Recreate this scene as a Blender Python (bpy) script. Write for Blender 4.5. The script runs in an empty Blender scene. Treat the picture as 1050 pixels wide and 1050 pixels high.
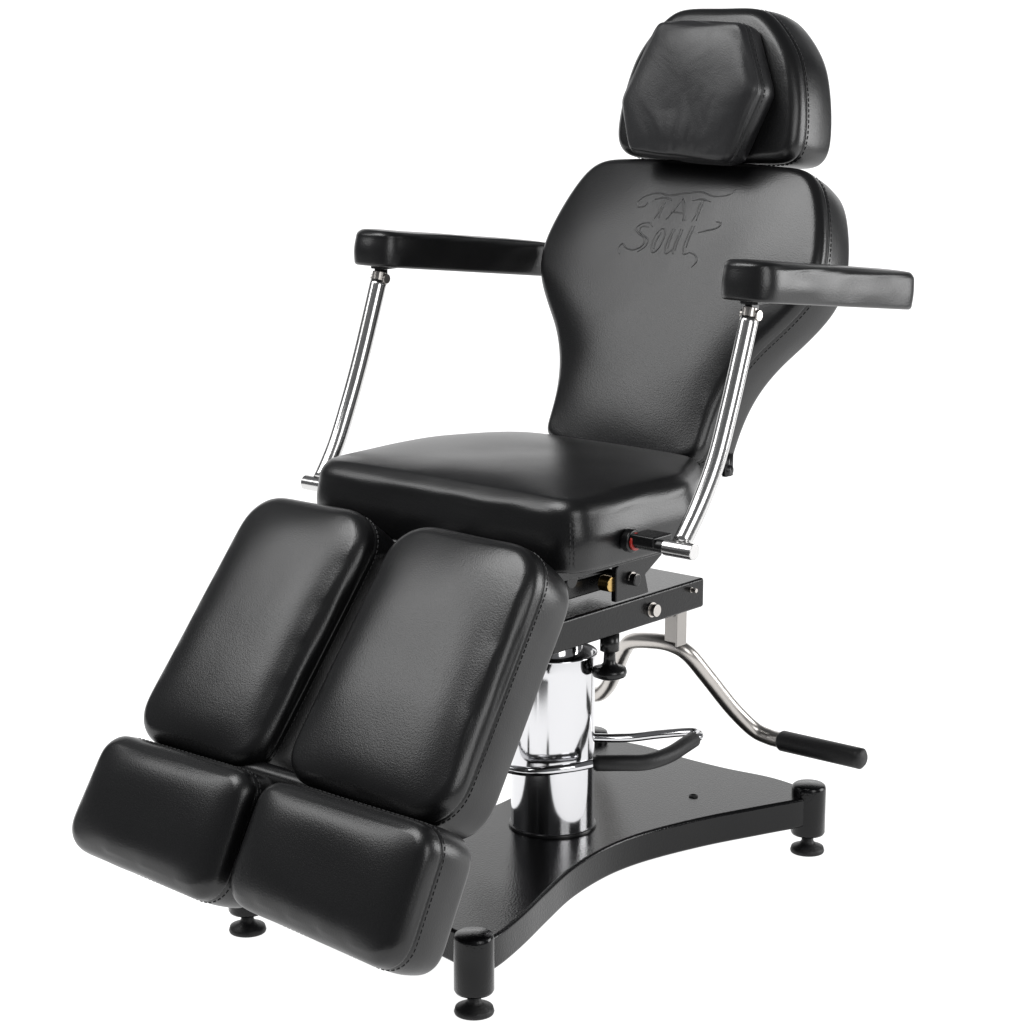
import bpy, bmesh, math, random
import numpy as np
from mathutils import Vector, Matrix, noise
from mathutils.bvhtree import BVHTree
random.seed(4)
scene=bpy.context.scene
COL=scene.collection
scene.view_settings.view_transform='Standard'
scene.view_settings.look='None'
scene.view_settings.exposure=0

# ---------------------------------------------------------------- materials
def new_mat(name):
    m=bpy.data.materials.new(name); m.use_nodes=True
    nt=m.node_tree; b=nt.nodes['Principled BSDF']
    return m,nt,b
def leather(name,base,rough,wr=0.25,wscale=9.0,detail=3,spec=.5):
    m,nt,b=new_mat(name)
    b.inputs['Base Color'].default_value=(*base,1)
    tc=nt.nodes.new('ShaderNodeTexCoord')
    n1=nt.nodes.new('ShaderNodeTexNoise'); n1.inputs['Scale'].default_value=wscale; n1.inputs['Detail'].default_value=detail; n1.inputs['Roughness'].default_value=.45
    n1.inputs['Distortion'].default_value=.6
    n2=nt.nodes.new('ShaderNodeTexNoise'); n2.inputs['Scale'].default_value=400; n2.inputs['Detail'].default_value=1
    n3=nt.nodes.new('ShaderNodeTexNoise'); n3.inputs['Scale'].default_value=5; n3.inputs['Detail'].default_value=1
    for n in (n1,n2,n3): nt.links.new(tc.outputs['Object'],n.inputs['Vector'])
    b1=nt.nodes.new('ShaderNodeBump'); b1.inputs['Strength'].default_value=wr; b1.inputs['Distance'].default_value=.006
    b2=nt.nodes.new('ShaderNodeBump'); b2.inputs['Strength'].default_value=.26; b2.inputs['Distance'].default_value=.0009
    nt.links.new(n1.outputs['Fac'],b1.inputs['Height'])
    nt.links.new(n2.outputs['Fac'],b2.inputs['Height'])
    nt.links.new(b1.outputs['Normal'],b2.inputs['Normal'])
    nt.links.new(b2.outputs['Normal'],b.inputs['Normal'])
    mr=nt.nodes.new('ShaderNodeMapRange'); mr.inputs['To Min'].default_value=rough-.02; mr.inputs['To Max'].default_value=rough+.03
    nt.links.new(n3.outputs['Fac'],mr.inputs['Value']); nt.links.new(mr.outputs['Result'],b.inputs['Roughness'])
    b.inputs['Specular IOR Level'].default_value=spec
    return m
M_LEA=leather('black_leather',(.0042,.0042,.0046),.31,.09,7)
M_PIL=leather('soft_black_leather',(.012,.012,.013),.40,.34,11,3)
def metal(name,col,rough,bump=0.0,scale=300,metallic=1.0,spec=.5):
    m,nt,b=new_mat(name)
    b.inputs['Base Color'].default_value=(*col,1); b.inputs['Metallic'].default_value=metallic
    b.inputs['Roughness'].default_value=rough; b.inputs['Specular IOR Level'].default_value=spec
    tc=nt.nodes.new('ShaderNodeTexCoord'); n=nt.nodes.new('ShaderNodeTexNoise'); n.inputs['Scale'].default_value=scale; n.inputs['Detail'].default_value=2
    nt.links.new(tc.outputs['Object'],n.inputs['Vector'])
    bp=nt.nodes.new('ShaderNodeBump'); bp.inputs['Strength'].default_value=bump; bp.inputs['Distance'].default_value=.001
    nt.links.new(n.outputs['Fac'],bp.inputs['Height']); nt.links.new(bp.outputs['Normal'],b.inputs['Normal'])
    mr=nt.nodes.new('ShaderNodeMapRange'); mr.inputs['To Min'].default_value=max(.02,rough*.85); mr.inputs['To Max'].default_value=rough*1.15
    nt.links.new(n.outputs['Fac'],mr.inputs['Value']); nt.links.new(mr.outputs['Result'],b.inputs['Roughness'])
    return m
M_CHR=metal('chrome',(.64,.64,.655),.11,0.0,20)
M_STL=metal('satin_steel',(.50,.475,.45),.30,.1,180)
M_BRK=metal('dull_steel',(.34,.325,.31),.38,.1,180)
M_TUB=metal('polished_tube',(.60,.595,.59),.20,.03,120)
M_POW=metal('black_powder_coat',(.003,.003,.0034),.17,.45,280,0.0,.28)
M_BLK=metal('black_enamel',(.004,.004,.0045),.28,.05,100,0.0,.4)
M_RUB=metal('black_rubber',(.007,.007,.0075),.5,.5,260,0.0,.4)
M_BRS=metal('brass',(.50,.34,.13),.28,.05,80)
M_RED=metal('red_plastic',(.35,.02,.015),.35,.02,80,0.0)
M_THR=metal('black_thread',(.020,.020,.021),.55,.2,400,0.0)

# ---------------------------------------------------------------- helpers
def finish(name,bm,mat,parent=None,smooth=True,bevel=0,subsurf=0):
    bmesh.ops.recalc_face_normals(bm,faces=bm.faces)
    me=bpy.data.meshes.new(name); bm.to_mesh(me); bm.free()
    o=bpy.data.objects.new(name,me); COL.objects.link(o)
    me.materials.append(mat)
    for p in me.polygons: p.use_smooth=smooth
    if bevel:
        md=o.modifiers.new('bev','BEVEL'); md.width=bevel; md.segments=3; md.limit_method='ANGLE'; md.angle_limit=math.radians(35); md.harden_normals=True
    if subsurf:
        md=o.modifiers.new('sub','SUBSURF'); md.levels=subsurf; md.render_levels=subsurf
    if parent is not None: o.parent=parent
    return o
def empty(name,parent=None,loc=(0,0,0)):
    e=bpy.data.objects.new(name,None); COL.objects.link(e); e.location=loc
    e.empty_display_size=.1
    if parent is not None: e.parent=parent
    return e
def box(bm,c,s,M=None):
    r=bmesh.ops.create_cube(bm,size=1)
    for v in r['verts']:
        p=Vector((v.co.x*s[0],v.co.y*s[1],v.co.z*s[2]))
        if M is not None: p=M@p
        v.co=p+Vector(c)
def cyl(bm,a,b,r1,r2=None,seg=40,caps=True):
    a=Vector(a);b=Vector(b); r2=r1 if r2 is None else r2
    d=b-a; q=d.to_track_quat('Z','Y').to_matrix().to_4x4()
    bmesh.ops.create_cone(bm,cap_ends=caps,segments=seg,radius1=r1,radius2=r2,depth=d.length,matrix=Matrix.Translation((a+b)/2)@q)
def lathe(bm,c,prof,seg=56):
    c=Vector(c); rings=[]
    for r,z in prof:
        if r<1e-6: rings.append([bm.verts.new(c+Vector((0,0,z)))])
        else: rings.append([bm.verts.new(c+Vector((r*math.cos(2*math.pi*i/seg),r*math.sin(2*math.pi*i/seg),z))) for i in range(seg)])
    for A,B in zip(rings,rings[1:]):
        for i in range(seg):
            j=(i+1)%seg
            if len(A)==1 and len(B)==1: continue
            if len(A)==1: bm.faces.new((A[0],B[i],B[j]))
            elif len(B)==1: bm.faces.new((A[i],A[j],B[0]))
            else: bm.faces.new((A[i],A[j],B[j],B[i]))
def cr(pts,n=8,closed=False):
    P=[Vector(p) for p in pts]; out=[]; N=len(P)
    rng=range(N) if closed else range(N-1)
    for i in rng:
        if closed: p0,p1,p2,p3=P[i-1],P[i],P[(i+1)%N],P[(i+2)%N]
        else:
            p1,p2=P[i],P[i+1]; p0=P[i-1] if i>0 else p1*2-p2; p3=P[i+2] if i+2<N else p2*2-p1
        for k in range(n):
            t=k/n
            out.append(.5*((2*p1)+(p2-p0)*t+(2*p0-5*p1+4*p2-p3)*t*t+(3*p1-p0-3*p2+p3)*t**3))
    if not closed: out.append(P[-1])
    return out
def tube(bm,path,r,seg=16,flat=1.0,caps=True,rfun=None):
    path=[Vector(p) for p in path]; rings=[]; prev=None
    for i,p in enumerate(path):
        t=(path[min(i+1,len(path)-1)]-path[max(i-1,0)]).normalized()
        if prev is None:
            ref=Vector((1,0,0)) if abs(t.x)<.9 else Vector((0,0,1))
            n=(ref-t*ref.dot(t)).normalized()
        else: n=(prev-t*prev.dot(t)).normalized()
        prev=n; b=t.cross(n)
        rr=r*(rfun(i/(len(path)-1)) if rfun else 1)
        rings.append([bm.verts.new(p+n*rr*flat*math.cos(2*math.pi*k/seg)+b*rr*math.sin(2*math.pi*k/seg)) for k in range(seg)])
    for A,B in zip(rings,rings[1:]):
        for k in range(seg):
            l=(k+1)%seg; bm.faces.new((A[k],A[l],B[l],B[k]))
    if caps:
        bm.faces.new(rings[0][::-1]); bm.faces.new(rings[-1])
def rpoly(vs,rad,seg=10):
    out=[];N=len(vs)
    for i in range(N):
        p=Vector(vs[i]);a=Vector(vs[i-1]);b=Vector(vs[(i+1)%N])
        r=rad[i] if isinstance(rad,(list,tuple)) else rad
        da=(a-p).normalized();db=(b-p).normalized()
        ang=da.angle(db); d=min(r/math.tan(ang/2),(a-p).length*.48,(b-p).length*.48); rr=d*math.tan(ang/2)
        cc=p+(da+db).normalized()*(rr/math.sin(ang/2))
        s=p+da*d-cc; e=p+db*d-cc
        a0=math.atan2(s.y,s.x); a1=math.atan2(e.y,e.x); dd=(a1-a0+math.pi)%(2*math.pi)-math.pi
        for k in range(seg+1):
            t=a0+dd*k/seg; out.append(cc+Vector((math.cos(t),math.sin(t)))*rr)
    return out
def resample(pts,n):
    L=[0];P=pts+[pts[0]]
    for a,b in zip(P,P[1:]): L.append(L[-1]+(b-a).length)
    out=[];j=0
    for i in range(n):
        s=L[-1]*i/n
        while L[j+1]<s: j+=1
        t=(s-L[j])/max(1e-9,L[j+1]-L[j]); out.append(P[j].lerp(P[j+1],t))
    return out,L[-1]
def poisson(poly,G=90,iters=1600):
    """stuffing height field: smooth dome that vanishes on the outline"""
    xs=np.array([p.x for p in poly]);ys=np.array([p.y for p in poly])
    x0,x1,y0,y1=xs.min(),xs.max(),ys.min(),ys.max()
    h=max(x1-x0,y1-y0)/(G-6); nx=int((x1-x0)/h)+6; ny=int((y1-y0)/h)+6
    X,Y=np.meshgrid(x0-2.5*h+np.arange(nx)*h,y0-2.5*h+np.arange(ny)*h,indexing='ij')
    ins=np.zeros(X.shape,bool)
    for i in range(len(xs)):
        xa,ya,xb,yb=xs[i-1],ys[i-1],xs[i],ys[i]
        c=((ya>Y)!=(yb>Y)); 
        with np.errstate(divide='ignore',invalid='ignore'):
            xi=(xb-xa)*(Y-ya)/(yb-ya)+xa
        ins^=(c&(X<xi))
    phi=np.zeros(X.shape)
    for _ in range(iters):
        n=np.zeros_like(phi); n[1:-1,1:-1]=.25*(phi[2:,1:-1]+phi[:-2,1:-1]+phi[1:-1,2:]+phi[1:-1,:-2])+h*h*60
        n[~ins]=0; phi=n
    phi/=phi.max()
    def f(x,y):
        u=(x-(x0-2.5*h))/h; v=(y-(y0-2.5*h))/h
        i=int(min(max(u,0),nx-2)); j=int(min(max(v,0),ny-2)); a=u-i;b=v-j
        p=phi[i,j]*(1-a)*(1-b)+phi[i+1,j]*a*(1-b)+phi[i,j+1]*(1-a)*b+phi[i+1,j+1]*a*b
        return 1-(1-p)**2.2
    return f
def pad(name,outline,O,U,V,Nf,thick,r=.03,crown=.012,seam=.035,mat=M_LEA,parent=None,N=144,wob=.0012,stitch=True,back_r=.02,seed=0,centre=None,fwd=0,groove=.0014,folds=0,puff=.0025):
    """upholstered cushion: outline in its own plane (U,V), front normal Nf, thickness to the back"""
    O=Vector(O);U=Vector(U).normalized();V=Vector(V).normalized();Nf=Vector(Nf).normalized()
    O=O+Nf*fwd
    pts,per=resample(outline,N)
    for _ in range(3 if not folds else 2): pts=[(pts[i-1]+pts[i]*2+pts[(i+1)%N])/4 for i in range(N)]
    area=sum(pts[i].x*pts[(i+1)%N].y-pts[(i+1)%N].x*pts[i].y for i in range(N))
    sg=1 if area>0 else -1
    nr=[]
    for i in range(N):
        t=(pts[(i+1)%N]-pts[i-1]).normalized(); nr.append(Vector((t.y,-t.x))*sg)
    c=Vector(centre) if centre else sum(pts,Vector((0,0)))/N
    A0=22; s0=math.sin(math.radians(A0)); base=-r*(1-math.cos(math.radians(A0)))
    inner=[pts[i]-nr[i]*r*(1-s0) for i in range(N)]
    f=poisson(inner)
    def P(p2,d): return O+U*p2.x+V*p2.y+Nf*d
    bm=bmesh.new(); rings=[]
    def ring(ps,ds): rings.append([bm.verts.new(P(p,d)) for p,d in zip(ps,ds)])
    def wn(i,k,amp):
        p=P(pts[i],0)*14+Vector((seed*7.3,k*.9,seed)); return noise.noise(p)*amp
    def hh(q):
        h=f(q.x,q.y)
        v=base+crown*h+noise.noise(P(q,0)*9+Vector((seed,0,0)))*wob*min(1,h*3)
        if folds:
            # soft creases fanning up from the lower edge
            an=math.atan2(q.x-c.x,q.y+.10); dist=math.hypot(q.x-c.x,q.y+.10)
            w=abs(noise.noise(Vector((an*6+noise.noise(Vector((q.x*14,q.y*14,1)))*.8,dist*9,seed*3.1))))
            w=max(0,1-w*4.0)
            win=max(0,min(1,(.24-dist)/.10))
            v-=folds*w*win*min(1,h*4)
        return v
    vc=bm.verts.new(P(c,hh(c)))
    SS=(.08,.17,.26,.35,.44,.53,.61,.69,.76,.82,.88,.93,.97,.995) if not folds else [i/26 for i in range(1,26)]+[.99]
    for s in SS:
        ps=[c+(q-c)*s for q in inner]
        ring(ps,[hh(q) for q in ps])
    for a in (A0+8,45,58,70,80,90):
        A=math.radians(a); ring([pts[i]-nr[i]*r*(1-math.sin(A))+nr[i]*wn(i,a/30,wob)*math.sin(A) for i in range(N)],[-r*(1-math.cos(A))]*N)
    e=.004
    sm=max(seam,r+e*2); k=puff/.0025
    if groove>0:
        ring([pts[i]+nr[i]*(.0010*k+wn(i,4,wob)) for i in range(N)],[-(sm-e)]*N)
        ring([pts[i]-nr[i]*.0002 for i in range(N)],[-(sm-.0014)]*N)
        ring([pts[i]-nr[i]*groove for i in range(N)],[-sm]*N)
        ring([pts[i]-nr[i]*.0002 for i in range(N)],[-(sm+.0014)]*N)
        ring([pts[i]+nr[i]*(.0008*k) for i in range(N)],[-(sm+e)]*N)
    end=thick-back_r
    if groove==0: sm=r
    if end>sm+.02:
        for q in (.3,.5,.7): ring([pts[i]+nr[i]*(puff*math.sin(math.pi*q)+wn(i,6,wob*1.3)) for i in range(N)],[-(sm+(end-sm)*q)]*N)
    for a in (0,22,44,66,88):
        A=math.radians(a); ring([pts[i]-nr[i]*back_r*(1-math.cos(A)) for i in range(N)],[-(end+back_r*math.sin(A))]*N)
    vb=bm.verts.new(P(c,-thick))
    ring([pts[i]-nr[i]*back_r for i in range(N)],[-thick]*N)
    ring([c+((pts[i]-nr[i]*back_r)-c)*.5 for i in range(N)],[-thick]*N)
    for i in range(N):
        j=(i+1)%N; bm.faces.new((vc,rings[0][i],rings[0][j])); bm.faces.new((vb,rings[-1][j],rings[-1][i]))
        for A,B in zip(rings,rings[1:]): bm.faces.new((A[i],B[i],B[j],A[j]))
    o=finish(name,bm,mat,parent,True,0,1)
    if stitch:
        sb=bmesh.new(); n=int(per/.0095)
        sp_,_=resample(pts,n); row=sm+.0070
        for i in range(n):
            p=sp_[i]; q=sp_[(i+1)%n]; t2=(q-p).normalized(); nn=Vector((t2.y,-t2.x))*sg
            T=(U*t2.x+V*t2.y).normalized(); NN=(U*nn.x+V*nn.y).normalized(); B=T.cross(NN)
            M=Matrix((T,NN,B)).transposed()
            box(sb,P(p+nn*(.0004+.0010*k),-row),(.0060,.0013,.0011),M)
        finish('stitching',sb,M_THR,o,False)
    return o

# ---------------------------------------------------------------- the chair
chair=empty('tattoo_chair')
chair['label']='black leather reclining tattoo chair with chrome arm supports on hydraulic base'
chair['category']='chair'

# backrest ------------------------------------------------------------
bv=Vector((0,.225,.466)).normalized(); bn=Vector((0,-bv.z,bv.y))
half=[(.0,.545),(.12,.545),(.205,.541),(.240,.530),(.262,.508),(.280,.475),(.297,.430),(.308,.385),(.311,.350),(.303,.312),(.284,.276),(.258,.240),(.226,.200),(.201,.158),(.186,.115),(.179,.070),(.177,.025),(.173,-.005)]
hb=[Vector(p) for p in half]
bo=hb+[Vector((.12,-.024)),Vector((0,-.028)),Vector((-.12,-.024))]+[Vector((-p.x,p.y)) for p in reversed(hb[1:])]
bo=[Vector((p.x,p.y)) for p in cr([Vector((p.x,p.y,0)) for p in bo],6,True)]
back=pad('backrest',bo,(0,.183,.787),(1,0,0),bv,bn,.116,r=.020,crown=.016,seam=.030,parent=chair,N=200,seed=1,centre=(0,.30),fwd=.003,back_r=.014,wob=.0014)

# headrest ------------------------------------------------------------
hv=Vector((0,.036,.228)).normalized(); hn=Vector((0,-hv.z,hv.y))
hh_=[(0,.266),(.07,.266),(.104,.257),(.142,.224),(.172,.184),(.188,.142),(.199,.090),(.203,.045),(.200,.018),(.188,.000),(.165,-.008),(.08,-.012)]
hp=[Vector((a,b,0)) for a,b in hh_]; hp=hp+[Vector((0,-.013,0))]+[Vector((-p.x,p.y,0)) for p in reversed(hp[1:])]
ho=[Vector((p.x,p.y)) for p in cr(hp,6,True)]
head=pad('headrest',ho,(0,.42,1.286),(1,0,0),hv,hn,.132,r=.024,crown=.008,seam=.034,parent=chair,seed=2,centre=(0,.125),fwd=.006,back_r=.018)
po=rpoly([(-.074,.246),(.108,.242),(.160,.125),(.108,-.004),(-.112,.006),(-.143,.100)],[.018,.020,.026,.020,.020,.03],6)
pil=pad('head_pillow',po,(0,.342,1.284),(1,0,0),hv,hn,.074,r=.013,crown=.013,seam=.0,parent=head,mat=M_PIL,seed=3,back_r=.018,wob=.0046,centre=(-.002,.12),folds=.0017,groove=.0024,puff=.004,N=180)

# seat ----------------------------------------------------------------
so=rpoly([(-.300,-.305),(.288,-.307),(.295,.000),(.205,.165),(-.205,.165),(-.303,.000)],[.045,.045,.05,.03,.03,.05],10)
seat=pad('seat',so,(0,0,.790),(1,0,0),(0,1,0),(0,0,1),.120,r=.034,crown=.018,seam=.0,parent=chair,seed=4,centre=(0,-.1),wob=.0015,back_r=.010,groove=0,puff=.006,stitch=False)
sb=bmesh.new()
cx,cy=.288-.045,-.307+.045; dx,dy=math.cos(math.radians(-42)),math.sin(math.radians(-42))
tn=Vector((-dy,dx,0)); nn=Vector((dx,dy,0)); M=Matrix((tn,nn,Vector((0,0,1)))).transposed()
for k in range(8):
    z=.752-k*.0095
    for off in (-.0035,.0035): box(sb,Vector((cx,cy,z))+nn*(.0464+.0058*math.sin(math.pi*min(1,max(0,(.758-z)/.078))))+tn*off,(.0013,.0014,.0058),M)
finish('stitching',sb,M_THR,seat,False)

# leg rests -----------------------------------------------------------
lv=Vector((0,-.081,-.112)).normalized(); ln=Vector((0,lv.z,-lv.y))
if ln.z<0: ln=-ln
lo=rpoly([(-.340,-.100),(-.046,-.100),(-.078,.366),(-.378,.366)],[.072,.072,.055,.062],10)
ro=rpoly([(-.004,-.098),(.308,-.094),(.330,.370),(-.026,.360)],[.072,.072,.068,.055],10)
LO=(0,-.439,.657)
legA=pad('leg_rest',lo,LO,(1,0,0),lv,ln,.120,r=.027,crown=.016,seam=.036,parent=chair,seed=5,wob=.0016,fwd=.016,back_r=.014)
legB=pad('leg_rest',ro,LO,(1,0,0),lv,ln,.120,r=.027,crown=.016,seam=.036,parent=chair,seed=6,wob=.0016,fwd=.016,back_r=.014)
fv=Vector((0,-.073,-.146)).normalized(); fn=Vector((0,fv.z,-fv.y))
if fn.z<0: fn=-fn
fo1=rpoly([(-.356,-.012),(-.014,-.012),(-.016,.202),(-.380,.186)],[.045,.04,.045,.045],10)
fo2=rpoly([(.010,-.014),(.374,-.012),(.370,.208),(.000,.186)],[.04,.045,.045,.045],10)
FO=(0,-.717,.377)
footA=pad('foot_rest',fo1,FO,(1,0,0),fv,fn,.122,r=.028,crown=.013,seam=.037,parent=chair,seed=7,wob=.0016,fwd=.015,back_r=.018)
footB=pad('foot_rest',fo2,FO,(1,0,0),fv,fn,.122,r=.028,crown=.013,seam=.037,parent=chair,seed=8,wob=.0016,fwd=.015,back_r=.018)

# armrests ------------------------------------------------------------
av=Vector((0,.437,-.052)).normalized(); an=Vector((0,-av.z,av.y))
for sx in (-1,1):
    x=sx*.408; L=.474 if sx>0 else .492
    ao=rpoly([(x-.050,0),(x+.050,0),(x+.050,L),(x-.050,L)],[.038,.038,.014,.014],8)
    arm=pad('armrest',ao,(0,-.036,1.157),(1,0,0),av,an,.065,r=.014,crown=.003,seam=.0,parent=chair,seed=9+sx,back_r=.006,N=130,wob=.0016,centre=(x,.22),groove=0,puff=.0015,stitch=False)
    bm=bmesh.new()
    tube(bm,cr([(x,-.006,1.062),(x,-.030,.995),(x,-.060,.915),(x,-.092,.840),(x-.004*sx,-.128,.775),(x-.008*sx,-.170,.718)],8),.0160,24,flat=.95)
    finish('support_tube',bm,M_TUB,arm,True)
    bm=bmesh.new()
    box(bm,(x,.035,1.087),(.034,.09,.008)); box(bm,(x,.0,1.078),(.014,.022,.024))
    finish('mounting_bracket',bm,M_BLK,arm,True,.002)
    bm=bmesh.new()
    cyl(bm,(x-.017,-.002,1.066),(x+.017,-.002,1.066),.009,seg=20); cyl(bm,(x,-.004,1.078),(x,-.012,1.048),.0125,seg=24)
    finish('joint_bolt',bm,M_STL,arm,False,.001)
    bm=bmesh.new()
    cyl(bm,(sx*.375,-.178,.711),(sx*.432,-.178,.711),.0135,seg=32)
    finish('end_cap',bm,M_TUB,arm,True,.0015)
    bm=bmesh.new()
    cyl(bm,(sx*.27,-.178,.711),(sx*.376,-.178,.711),.0105,seg=28); box(bm,(sx*.335,-.165,.716),(.05,.05,.018)); cyl(bm,(sx*.298,-.178,.711),(sx*.313,-.178,.711),.019,seg=28)
    finish('pivot_rod',bm,M_BLK,arm,True,.003)
    bm=bmesh.new(); cyl(bm,(sx*.3135,-.178,.711),(sx*.318,-.178,.711),.0145,seg=28)
    finish('lock_ring',bm,M_RED,arm,True,.001)

# frame under the seat -----------------------------------------------
frame=empty('frame',chair,(0,0,0))
bm=bmesh.new(); box(bm,(0,.07,.5075),(.24,.435,.055)); finish('beam',bm,M_POW,frame,True,.005)
bm=bmesh.new()
box(bm,(0,-.10,.656),(.46,.34,.022))
box(bm,(.135,-.08,.632),(.03,.36,.03)); box(bm,(-.135,-.08,.632),(.03,.36,.03))
finish('seat_plate',bm,M_BLK,frame,True,.003)
bm=bmesh.new()
for sx in (-1,1):
    prof=[(.02,.540),(.115,.540),(.105,.575),(.150,.600),(.185,.640),(.150,.655),(.06,.640),(.02,.60)]
    vs=[[bm.verts.new((sx*.118+d,y,z)) for y,z in prof] for d in (-.006,.006)]
    n=len(prof)
    bm.faces.new(vs[0]);bm.faces.new(vs[1][::-1])
    for i in range(n): bm.faces.new((vs[0][i],vs[0][(i+1)%n],vs[1][(i+1)%n],vs[1][i]))
cyl(bm,(-.14,.061,.575),(.14,.061,.575),.011,seg=24)
box(bm,(0,.14,.628),(.20,.10,.02)); box(bm,(.05,-.03,.565),(.05,.20,.03)); box(bm,(-.05,-.03,.565),(.05,.20,.03))
finish('hinge_bracket',bm,M_BLK,frame,True,.003)
bm=bmesh.new(); cyl(bm,(.095,.018,.572),(.118,.018,.572),.014,seg=28); finish('bushing',bm,M_BRS,frame,True,.002)
def bolt(p,r=.011):
    bm=bmesh.new(); x,y,z=p
    cyl(bm,(x,y,z),(x+.003,y,z),r*1.25,seg=28); cyl(bm,(x+.003,y,z),(x+.013,y,z),r,seg=28); cyl(bm,(x+.0125,y,z),(x+.0132,y,z),r*.5,seg=6)
    finish('bolt',bm,M_STL,frame,True,.0012)
bolt((.120,.128,.506)); bolt((.126,.061,.577),.009); bolt((.120,.245,.520),.004)
bm=bmesh.new()
for sx in (-1,1):
    tube(bm,[(sx*.10,.13,.64),(sx*.10,.22,.68),(sx*.10,.32,.79),(sx*.10,.42,1.0)],.014,12)
cyl(bm,(.10,.262,.745),(.190,.262,.745),.010,seg=16); box(bm,(.184,.262,.755),(.008,.022,.04))
finish('back_support',bm,M_BLK,frame,True)
bm=bmesh.new()
for x in (-.205,.155):
    a=Vector((x,-.439,.657))-ln*.120
    tube(bm,[Vector((x*.6,-.20,.640)),a-lv*.05,a+lv*.3,Vector((x,-.60,.26))],.015,12)
    box(bm,a+lv*.13+ln*.010,(.10,.03,.20))
cyl(bm,(-.22,-.22,.64),(.22,-.22,.64),.014,seg=20)
cyl(bm,(-.30,-.630,.352),(.27,-.630,.352),.018,seg=20)
box(bm,(0,-.17,.60),(.05,.05,.14))
finish('leg_support',bm,M_BLK,frame,True,.002)

# hydraulic column ----------------------------------------------------
colu=empty('hydraulic_column',chair,(0,0,0))
bm=bmesh.new(); lathe(bm,(0,0,0),[(.050,.118),(.0745,.118),(.0745,.1185),(.0745,.122),(.0745,.18),(.0745,.26),(.0742,.34),(.0742,.400),(.0745,.412),(.0760,.424),(.0785,.4330),(.0790,.4345),(.0785,.4365),(.0765,.4370),(.0740,.432),(.070,.424),(.052,.4235),(.052,.424),(.052,.478),(0,.478)],80); finish('chrome_cover',bm,M_CHR,colu,True)
bm=bmesh.new(); lathe(bm,(0,0,0),[(0,.1135),(.0785,.1135),(.0785,.1137),(.0785,.1180),(.0780,.1185),(.0,.1185)],72); finish('column_collar',bm,M_BLK,colu,True)

# pedal ---------------------------------------------------------------
pz=.252
bm=bmesh.new()
tube(bm,cr([(-.060,-.045,pz+.066),(-.072,-.070,pz+.050),(-.090,-.092,pz+.022),(-.078,-.108,pz-.004),(-.02,-.112,pz-.008),(.040,-.104,pz-.005),(.085,-.058,pz),(.102,-.008,pz)],10),.0082,14)
tube(bm,cr([(.152,.216,pz),(.148,.240,pz),(.126,.246,pz+.001),(.092,.195,pz+.002),(.060,.130,pz+.004),(.0,.066,pz+.008)],10),.0082,14)
ped=finish('foot_pedal',bm,M_CHR,chair,True)
bm=bmesh.new(); tube(bm,cr([(.100,-.010,pz),(.136,.022,pz),(.162,.062,pz-.003),(.168,.120,pz-.003),(.162,.175,pz),(.153,.218,pz)],8),.0145,18,rfun=lambda t:.8 if t in (0,1) else 1); finish('grip',bm,M_RUB,ped,True)

# release lever -------------------------------------------------------
def lp(x,s): return (x,.28+.6*s,.42-.8*s)
bm=bmesh.new()
tube(bm,cr([lp(-.30,.268),lp(-.245,.263),lp(-.200,.225),lp(-.150,.160),lp(-.095,.085),lp(-.060,.052),lp(.0,.036),lp(.040,.036),lp(.068,.056),lp(.086,.115),lp(.108,.200),lp(.135,.255),lp(.165,.270),lp(.195,.272)],10),.0150,20)
lev=finish('release_lever',bm,M_STL,chair,True)
bm=bmesh.new(); tube(bm,[lp(.190,.272),lp(.195,.272),lp(.36,.270),lp(.368,.270),lp(.373,.270)],.0196,24,rfun=lambda t:(.85 if t<.01 else (.7 if t>.99 else 1)))
finish('grip',bm,M_RUB,lev,True)
bm=bmesh.new(); tube(bm,[lp(-.29,.268),lp(-.47,.268)],.0196,24); finish('grip',bm,M_RUB,lev,True)
bm=bmesh.new(); box(bm,(.052,.291,.445),(.042,.006,.090)); box(bm,(.0745,.280,.445),(.004,.030,.090)); cyl(bm,(.052,.287,.455),(.052,.282,.455),.005,seg=12)
finish('lever_bracket',bm,M_BRK,lev,True,.001)

# adjusting knob ------------------------------------------------------
bm=bmesh.new(); lathe(bm,(.10,.034,0),[(0,.398),(.020,.398),(.029,.402),(.031,.409),(.029,.416),(.016,.420),(.011,.426),(.010,.445),(.017,.448),(.017,.478),(0,.478)],32)
finish('adjusting_knob',bm,M_BLK,chair,True)

# base ----------------------------------------------------------------
base=empty('base',chair,(0,0,0))
def side(sx):
    return [(sx*.266,-.500),(sx*.258,-.44),(sx*.234,-.355),(sx*.200,-.255),(sx*.167,-.150),(sx*.150,-.05),(sx*.149,.03),(sx*.162,.11),(sx*.192,.215),(sx*.233,.320),(sx*.268,.41),(sx*.272,.455)]
r_=[Vector((x,y,0)) for x,y in side(1)]; l_=[Vector((x,y,0)) for x,y in side(-1)]
right=cr(r_,6); left=cr(l_,6)
rear=cr([Vector((.272,.455,0)),Vector((.16,.476,0)),Vector((.05,.466,0)),Vector((-.05,.466,0)),Vector((-.16,.476,0)),Vector((-.272,.455,0))],8)
front=cr([Vector((-.266,-.500,0)),Vector((-.13,-.475,0)),Vector((0,-.462,0)),Vector((.13,-.475,0)),Vector((.266,-.500,0))],8)
loop=right[:-1]+rear[:-1]+left[::-1][:-1]+front[:-1]
bm=bmesh.new()
top=[bm.verts.new((p.x,p.y,.114)) for p in loop]; bot=[bm.verts.new((p.x,p.y,.057)) for p in loop]
bm.faces.new(top);bm.faces.new(bot[::-1])
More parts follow.
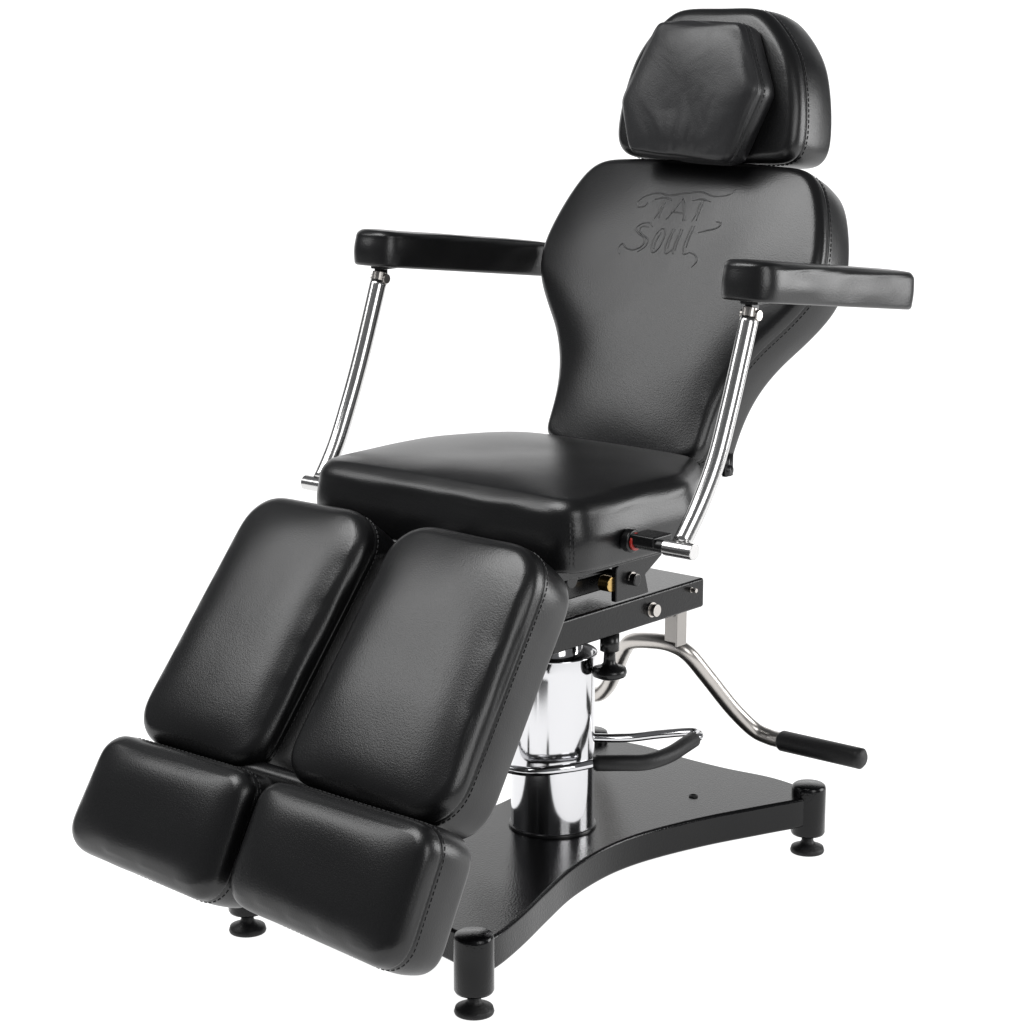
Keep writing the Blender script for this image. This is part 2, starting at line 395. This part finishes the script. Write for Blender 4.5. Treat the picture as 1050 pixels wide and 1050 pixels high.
for i in range(len(loop)):
    j=(i+1)%len(loop); bm.faces.new((top[i],bot[i],bot[j],top[j]))
finish('base_plate',bm,M_POW,base,True,.006)
for sx in (-1,1):
    for y in (-.508,.440):
        bm=bmesh.new(); lathe(bm,(sx*.258,y,0),[(0,.036),(.030,.036),(.032,.040),(.032,.124),(.0305,.130),(.027,.1325),(0,.134)],40)
        p=finish('post',bm,M_POW,base,True)
        bm=bmesh.new(); lathe(bm,(sx*.258,y,0),[(0,.0),(.031,.0),(.032,.003),(.030,.010),(.015,.016),(.011,.022),(.011,.038),(0,.038)],36)
        finish('levelling_foot',bm,M_RUB,p,True)
bm=bmesh.new(); lathe(bm,(.105,.285,.1142),[(.0085,0),(.0085,.002),(.0065,.003),(.0045,.0012),(0,.0008)],24); finish('plate_plug',bm,M_RUB,base,True)

# embossed lettering on the backrest ----------------------------------
bpy.context.view_layer.update()
dg=bpy.context.evaluated_depsgraph_get()
ev=back.evaluated_get(dg); me=ev.to_mesh(); bvh=BVHTree.FromPolygons([v.co.copy() for v in me.vertices],[list(p.vertices) for p in me.polygons])
BO=Vector((0,.183,.787))
def onback(u,v):
    o=BO+Vector((u,0,0))+bv*v+bn*.2
    h=bvh.ray_cast(o,-bn)
    return h[0]-bn*.00125 if h[0] else o-bn*.19
S=[]
# upper word: T A T under a sweeping bar
S+=[[(.06,.70),(.03,.77),(.08,.86),(.20,.92),(.34,.90),(.50,.94),(.66,.97),(.82,.92),(.96,.96),(1.0,1.04)],
    [(.06,.70),(.12,.72),(.14,.78)],
    [(.20,.83),(.30,.86),(.39,.83)],[(.30,.86),(.295,.76),(.30,.64),(.28,.55)],[(.328,.85),(.322,.74),(.328,.56)],
    [(.41,.55),(.455,.68),(.50,.86)],[(.50,.87),(.545,.72),(.595,.55)],[(.525,.83),(.57,.68),(.615,.55)],[(.43,.66),(.565,.66)],
    [(.61,.84),(.70,.87),(.80,.84)],[(.705,.86),(.70,.76),(.705,.64),(.69,.55)],[(.732,.86),(.728,.74),(.735,.56)]]
# lower word: S o u l
S+=[[(.30,.44),(.25,.49),(.17,.47),(.13,.40),(.18,.33),(.26,.27),(.27,.17),(.20,.10),(.11,.11),(.05,.17),(.02,.10),(.06,.02)],
    [(.26,.43),(.19,.43),(.175,.38),(.22,.32),(.30,.26),(.305,.16),(.24,.07)],
    [(.40,.42),(.365,.32),(.37,.16),(.41,.08),(.455,.16),(.465,.32),(.44,.41),(.40,.42)],[(.415,.37),(.395,.24),(.405,.13)],
    [(.525,.43),(.515,.28),(.52,.15),(.555,.08),(.60,.14)],[(.55,.43),(.54,.28),(.55,.15)],[(.61,.43),(.605,.25),(.61,.12),(.635,.08)],[(.635,.43),(.628,.25),(.635,.13)],
    [(.715,.49),(.705,.34),(.71,.18),(.74,.09),(.79,.12)],[(.742,.49),(.733,.34),(.738,.18)],
    [(.80,.40),(.88,.44),(.97,.48),(1.0,.55),(.94,.57)],[(.79,.12),(.86,.09),(.90,.01),(.87,-.08)]]
bm=bmesh.new()
for st in S:
    path=[onback(-.118+.208*p.x+.014*p.y,.342+.138*p.y) for p in cr([Vector((a,b,0)) for a,b in st],6)]
    tube(bm,path,.00205,12,rfun=lambda t:.72+.30*math.sin(math.pi*min(1,max(0,t)))**.5)
finish('embossed_lettering',bm,M_LEA,back,True)
ev.to_mesh_clear()

# ---------------------------------------------------------------- studio backdrop (floor sweeping up into a wall)
m,nt,b=new_mat('glowing_backdrop'); b.inputs['Base Color'].default_value=(.35,.35,.35,1); b.inputs['Roughness'].default_value=.9
b.inputs['Emission Color'].default_value=(1,1,1,1); b.inputs['Emission Strength'].default_value=1.0  # glow added so the grey sweep clips to white and contact shadows vanish
nz=nt.nodes.new('ShaderNodeTexNoise'); nz.inputs['Scale'].default_value=3
mr=nt.nodes.new('ShaderNodeMapRange'); mr.inputs['To Min'].default_value=.88; mr.inputs['To Max'].default_value=.92
nt.links.new(nz.outputs['Fac'],mr.inputs['Value']); nt.links.new(mr.outputs['Result'],b.inputs['Roughness'])
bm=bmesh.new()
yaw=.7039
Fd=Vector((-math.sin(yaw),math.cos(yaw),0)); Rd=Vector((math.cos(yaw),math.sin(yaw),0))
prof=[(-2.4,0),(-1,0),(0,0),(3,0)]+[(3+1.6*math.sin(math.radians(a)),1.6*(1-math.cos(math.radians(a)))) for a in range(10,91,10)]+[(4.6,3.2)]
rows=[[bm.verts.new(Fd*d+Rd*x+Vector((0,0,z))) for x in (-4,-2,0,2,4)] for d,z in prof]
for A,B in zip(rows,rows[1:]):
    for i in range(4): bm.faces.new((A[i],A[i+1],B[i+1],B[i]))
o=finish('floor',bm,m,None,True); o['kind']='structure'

# ---------------------------------------------------------------- world and lamps
w=bpy.data.worlds.new('World'); scene.world=w; w.use_nodes=True
bg=w.node_tree.nodes['Background']; bg.inputs['Color'].default_value=(.95,.97,1,1); bg.inputs['Strength'].default_value=.14
def area(name,loc,tgt,size,sy,power,col=(1,1,1)):
    l=bpy.data.lights.new(name,'AREA'); l.shape='RECTANGLE'; l.size=size; l.size_y=sy; l.energy=power; l.color=col
    o=bpy.data.objects.new(name,l); COL.objects.link(o); o.location=loc
    o.rotation_euler=(Vector(tgt)-Vector(loc)).to_track_quat('-Z','Y').to_euler(); return o
area('softbox_overhead',(-.6,-1.4,3.5),(0,-.1,.7),2.2,1.6,90)
area('softbox_side',(-2.4,-2.4,3.0),(0,0,.8),1.6,1.2,34)
area('softbox_front',(3.6,-1.0,2.0),(0,0,.7),1.6,2.0,45)
area('rear_side_fill',(2.9,2.9,1.3),(.2,0,.7),1.8,1.8,80)  # unseen fill light, added to lift the dark right-hand faces of the pads

cam=bpy.data.cameras.new('camera'); co=bpy.data.objects.new('camera',cam); COL.objects.link(co)
co.location=(2.5140,-3.0734,1.5342); co.rotation_euler=(math.pi/2-.2103,0,.7039)
cam.sensor_width=36; cam.lens=2385.5/1050*36; cam.clip_end=100
scene.camera=co
